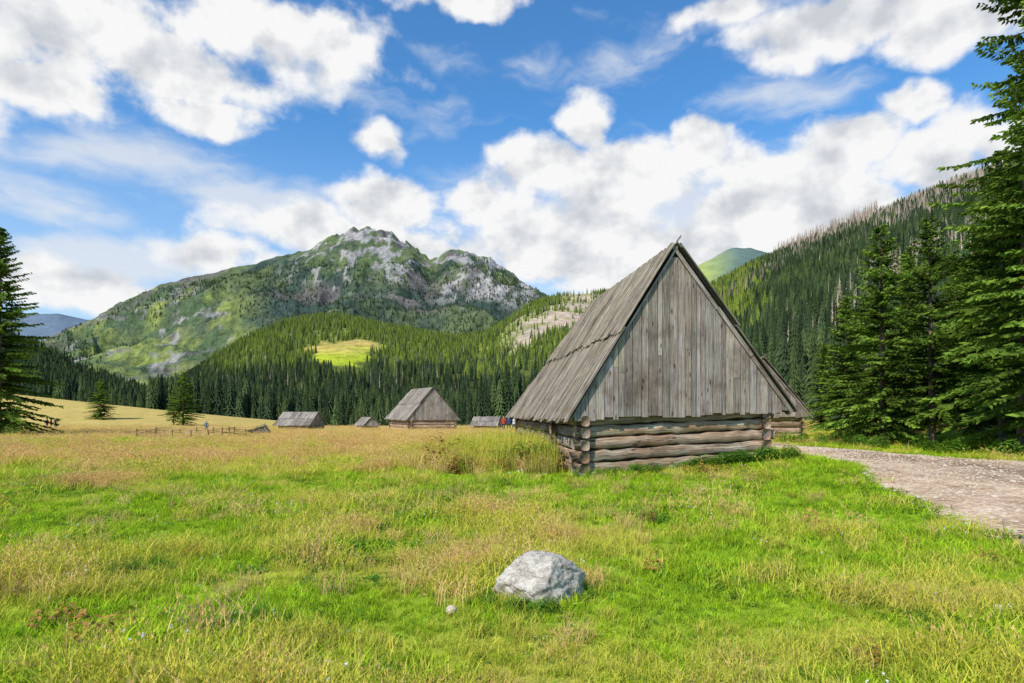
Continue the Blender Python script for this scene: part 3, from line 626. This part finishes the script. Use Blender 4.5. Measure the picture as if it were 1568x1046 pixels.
# straw-coloured clumps through the near meadow
n=150; y=np.sqrt(rng.uniform(16,400,n)); x=rng.uniform(-.85,.5,n)*y; ok=(x<roadL(y)-.3)&~((y>15.5)&(x>1)); extra(x[ok],y[ok],12,rng.uniform(.55,1.1,ok.sum()))
Yw=rng.uniform(17,36,60); Xw=roadR(Yw)+rng.uniform(1.8,5,60); extra(Xw,Yw,8,rng.uniform(.4,1.0,60))
pts=np.concatenate(PX); pid=np.concatenate(PI); sc=np.concatenate(PS); n=len(pts)
scatter('tall_weeds',pts,pid,np.stack([rng.normal(0,.08,n),rng.normal(0,.08,n),rng.uniform(0,6.28,n)],-1),np.stack([sc,sc,sc],-1),CG)
# gravel stones
st=[]
for i in range(3):
    o=boulder('s%02d_stone'%i,(0,0,0),(1,1,1),20+i,M_stone,2); S.collection.objects.unlink(o); st.append(o)
CS=coll('stone_kinds',st)
n=5000; y=np.sqrt(rng.uniform(16,900,n)); L=roadL(y); R=roadR(y); x=L+(R-L)*rng.beta(.7,.9,n); 
s=rng.uniform(.01,.035,n)*(1+.6*(rng.uniform(0,1,n)>.95)); scatter('loose_gravel',np.stack([x,y,H(x,y)+.05],-1),rng.integers(0,3,n),np.stack([rng.uniform(-.3,.3,n)]*2+[rng.uniform(0,6,n)],-1),np.stack([s*1.3,s,s*.6],-1),CS)
# ---------------------------------------------------------------- people
def person(px,Y,h,shirt,face,stride=.18):
    m,nt,b,_=newmat('clothes'); oz=N(nt,'ShaderNodeSeparateXYZ'); nt.links.new(N(nt,'ShaderNodeTexCoord').outputs['Object'],oz.inputs[0])
    c=ramp(nt,oz.outputs[2],[(0,(.03,.03,.04)),(.08,(.04,.05,.09)),(.86,shirt),(1.0,shirt)],'CONSTANT')
    dv=N(nt,'ShaderNodeMath',operation='GREATER_THAN'); dv.inputs[1].default_value=1.46; nt.links.new(oz.outputs[2],dv.inputs[0])
    hd=N(nt,'ShaderNodeMath',operation='GREATER_THAN'); hd.inputs[1].default_value=1.63; nt.links.new(oz.outputs[2],hd.inputs[0])
    c=mixc(nt,'MIX',dv.outputs[0],c,(.5,.3,.22)); c=mixc(nt,'MIX',hd.outputs[0],c,(.06,.04,.03)); nt.links.new(c,b.inputs['Base Color'])
    s=stride
    J=[((0,0,.92),.14),((0,0,1.12),.13),((0,0,1.34),.15),((0,0,1.46),.06),((0,0,1.58),.095),((0,0,1.68),.085),
       ((.10,0,.86),.10),((.11,s*.6,.48),.065),((.11,-s*.2,.08),.045),((.11,-s*.2+.12,.03),.035),
       ((-.10,0,.86),.10),((-.11,s*.5-s,.48),.065),((-.11,-s*1.4,.10),.045),((-.11,-s*1.4+.12,.04),.035),
       ((.20,0,1.37),.07),((.25,-.06,1.1),.045),((.25,.05,.86),.035),((.25,.08,.78),.03),
       ((-.20,0,1.37),.07),((-.25,.02,1.1),.045),((-.25,.14,.88),.035),((-.25,.17,.80),.03)]
    E=[(0,1),(1,2),(2,3),(3,4),(4,5),(0,6),(6,7),(7,8),(8,9),(0,10),(10,11),(11,12),(12,13),(2,14),(14,15),(15,16),(16,17),(2,18),(18,19),(19,20),(20,21)]
    me=bpy.data.meshes.new('hiker'); me.from_pydata([j[0] for j in J],E,[]); o=bpy.data.objects.new('hiker',me); S.collection.objects.link(o)
    md=o.modifiers.new('skin','SKIN')
    for i,j in enumerate(J): me.skin_vertices[0].data[i].radius=(j[1],j[1]*.8)
    me.skin_vertices[0].data[0].use_root=True
    o.modifiers.new('sub','SUBSURF').levels=2; o.modifiers['sub'].render_levels=2; me.materials.append(m)
    X=(px-CX)/F*Y; o.location=(X,Y,float(H(X,Y))+.02); o.scale=(h/1.76,)*3; o.rotation_euler=(0,0,face)
person(72,96,1.75,(.03,.04,.12),1.4); person(78,97,1.65,(.4,.05,.05),-1.5); person(85,96,1.7,(.05,.05,.06),1.0)
person(316,60,1.2,(.1,.2,.3),.5); person(771,64,1.7,(.5,.08,.06),.3); person(779,66,1.7,(.05,.07,.15),-.4); person(787,65,1.6,(.5,.5,.5),2.2)
# ---------------------------------------------------------------- light
Sd=Vector((-.62,-.74,.98)).normalized(); el=math.asin(Sd.z); az=math.atan2(Sd.x,Sd.y)
l=bpy.data.lights.new('sun','SUN'); l.energy=4.9; l.angle=math.radians(.6); l.color=(1,.92,.80); lo=bpy.data.objects.new('sun',l); lo.rotation_euler=Sd.to_track_quat('Z','Y').to_euler(); S.collection.objects.link(lo)
w=bpy.data.worlds.new('World'); S.world=w; w.use_nodes=True; nt=w.node_tree; nt.nodes.clear()
out=N(nt,'ShaderNodeOutputWorld'); bg=N(nt,'ShaderNodeBackground'); bg.inputs[1].default_value=.1; nt.links.new(bg.outputs[0],out.inputs[0])
sk=N(nt,'ShaderNodeTexSky'); sk.sky_type='NISHITA'; sk.sun_disc=False; sk.sun_elevation=el; sk.sun_rotation=az; sk.air_density=1.0; sk.dust_density=.3; sk.ozone_density=2.0
def mt(op,a,b=None,c=None,clamp=False):
    n=N(nt,'ShaderNodeMath',operation=op); n.use_clamp=clamp
    for i,v in enumerate((a,b,c)):
        if v is None: continue
        if isinstance(v,(int,float)): n.inputs[i].default_value=v
        else: nt.links.new(v,n.inputs[i])
    return n.outputs[0]
def vm(op,a,b):
    n=N(nt,'ShaderNodeVectorMath',operation=op)
    for i,v in enumerate((a,b)):
        if v is None: continue
        if isinstance(v,tuple): n.inputs[i].default_value=v
        else: nt.links.new(v,n.inputs[i])
    return n.outputs['Value'] if op=='LENGTH' else n.outputs[0]
def mr(v,a,b,c=0.,d=1.):
    n=N(nt,'ShaderNodeMapRange',interpolation_type='SMOOTHSTEP'); nt.links.new(v,n.inputs[0]); n.inputs[1].default_value=a;n.inputs[2].default_value=b;n.inputs[3].default_value=c;n.inputs[4].default_value=d; return n.outputs[0]
gen=N(nt,'ShaderNodeTexCoord').outputs['Generated']; sp=N(nt,'ShaderNodeSeparateXYZ'); nt.links.new(gen,sp.inputs[0])
A=mt('ARCTAN2',sp.outputs[0],sp.outputs[1]); E=mt('ARCSINE',sp.outputs[2]); cb=N(nt,'ShaderNodeCombineXYZ'); nt.links.new(A,cb.inputs[0]); nt.links.new(E,cb.inputs[1]); V=cb.outputs[0]
wn=N(nt,'ShaderNodeTexNoise'); wn.inputs['Scale'].default_value=10; wn.inputs['Detail'].default_value=3; nt.links.new(V,wn.inputs['Vector'])
VW=vm('ADD',V,vm('MULTIPLY',vm('SUBTRACT',wn.outputs['Color'],(.5,.5,.5)),(.08,.07,0)))
def ae(px,py): u=(px-CX)/F; v=(HY-py)/F; return math.atan(u),math.atan(v/math.sqrt(1+u*u))
def blobs(L,vec):
    r=None
    for (px,py,rx,ry,s) in L:
        a,e=ae(px,py); a2,_=ae(px+rx,py); _,e2=ae(px,py-ry)
        d=vm('LENGTH',vm('MULTIPLY',vm('SUBTRACT',vec,(a,e,0)),(1/abs(a2-a),1/abs(e2-e),0)),None)
        q=mt('MULTIPLY_ADD',d,-s,s); r=q if r is None else mt('MAXIMUM',r,q)
    return r
thick=[(60,30,310,125,1.1),(410,65,210,85,1.1),(80,130,130,50,1),(320,172,100,36,1),(240,90,230,75,1.1),(590,212,60,42,1),(585,308,105,55,1.2),(500,352,160,45,1.1),(330,385,150,42,.9),(700,0,120,32,1),
 (897,188,56,54,1.2),(835,262,110,65,1.2),(950,280,200,90,1.3),(1062,220,66,56,1.2),(880,370,270,95,1.4),(1190,320,260,95,1.4),(1290,225,125,66,1.2),(1388,165,70,40,1.1),(1420,250,170,80,1.3),(735,310,65,48,1.1),
 (1290,30,250,62,1.2),(1500,25,190,65,1.2),(1120,10,110,34,1),(1540,225,120,60,1),(80,440,260,48,1.1),(1050,395,300,75,1.5),(-300,100,300,200,1),(1900,200,300,200,1),(640,395,210,50,1.1),(1320,330,200,70,1.2)]
thin=[(180,235,240,60,1.2),(100,320,140,50,1.1),(950,90,300,50,.5),(520,140,200,50,.6),(150,400,280,60,1.2),(1150,150,220,50,.5),(450,320,240,60,1),(1000,330,450,110,1.2)]
def fb(vec,sc,off=None,det=7):
    if off: vec=vm('ADD',vec,off)
    n=N(nt,'ShaderNodeTexNoise'); n.inputs['Scale'].default_value=sc; n.inputs['Detail'].default_value=det; n.inputs['Roughness'].default_value=.54; nt.links.new(vec,n.inputs['Vector']); return n.outputs[0]
Vs=vm('MULTIPLY',V,(1,1.25,1))
n1=fb(Vs,9.5); n1b=fb(Vs,9.5,(.020,-.040,0),4); B=blobs(thick,VW)
d=mt('MULTIPLY_ADD',mt('SUBTRACT',n1,.5),2.5,B); alpha=mr(d,-.02,.54)
lit=mt('SUBTRACT',n1,n1b)
sh=mt('ADD',mt('MULTIPLY_ADD',lit,3.2,.82),mt('MULTIPLY',mt('MINIMUM',d,.9),-.27),clamp=True)
cr=ramp(nt,sh,[(0.1,(6.0,6.3,6.8)),(.42,(7.5,7.7,8.0)),(.8,(9.4,9.4,9.4))])
n2=fb(vm('MULTIPLY',VW,(1,2.6,1)),6,(3,1,0),6); d2=mt('MULTIPLY_ADD',mt('SUBTRACT',n2,.5),3.0,blobs(thin,V)); a2=mt('MULTIPLY',mr(d2,-.05,1.0),.75)
hz=mr(E,0,.45,.7,0.)
sc_=mixc(nt,'MULTIPLY',1,sk.outputs[0],(.78,1.52,2.0))
c=mixc(nt,'MIX',hz,sc_,(6.0,7.0,8.2)); c=mixc(nt,'MIX',a2,c,(8.0,8.3,8.7)); c=mixc(nt,'MIX',alpha,c,cr); nt.links.new(c,bg.inputs[0])
# ---------------------------------------------------------------- camera
cam=bpy.data.cameras.new('camera'); cam.sensor_width=36; cam.lens=F/1568*36; cam.shift_y=(HY-523)/1568; cam.clip_start=.1; cam.clip_end=20000
co=bpy.data.objects.new('camera',cam); co.location=(0,0,HC); co.rotation_euler=(math.radians(90),0,0); S.collection.objects.link(co); S.camera=co
S.view_settings.view_transform='Standard'; S.view_settings.look='None'; S.view_settings.exposure=0
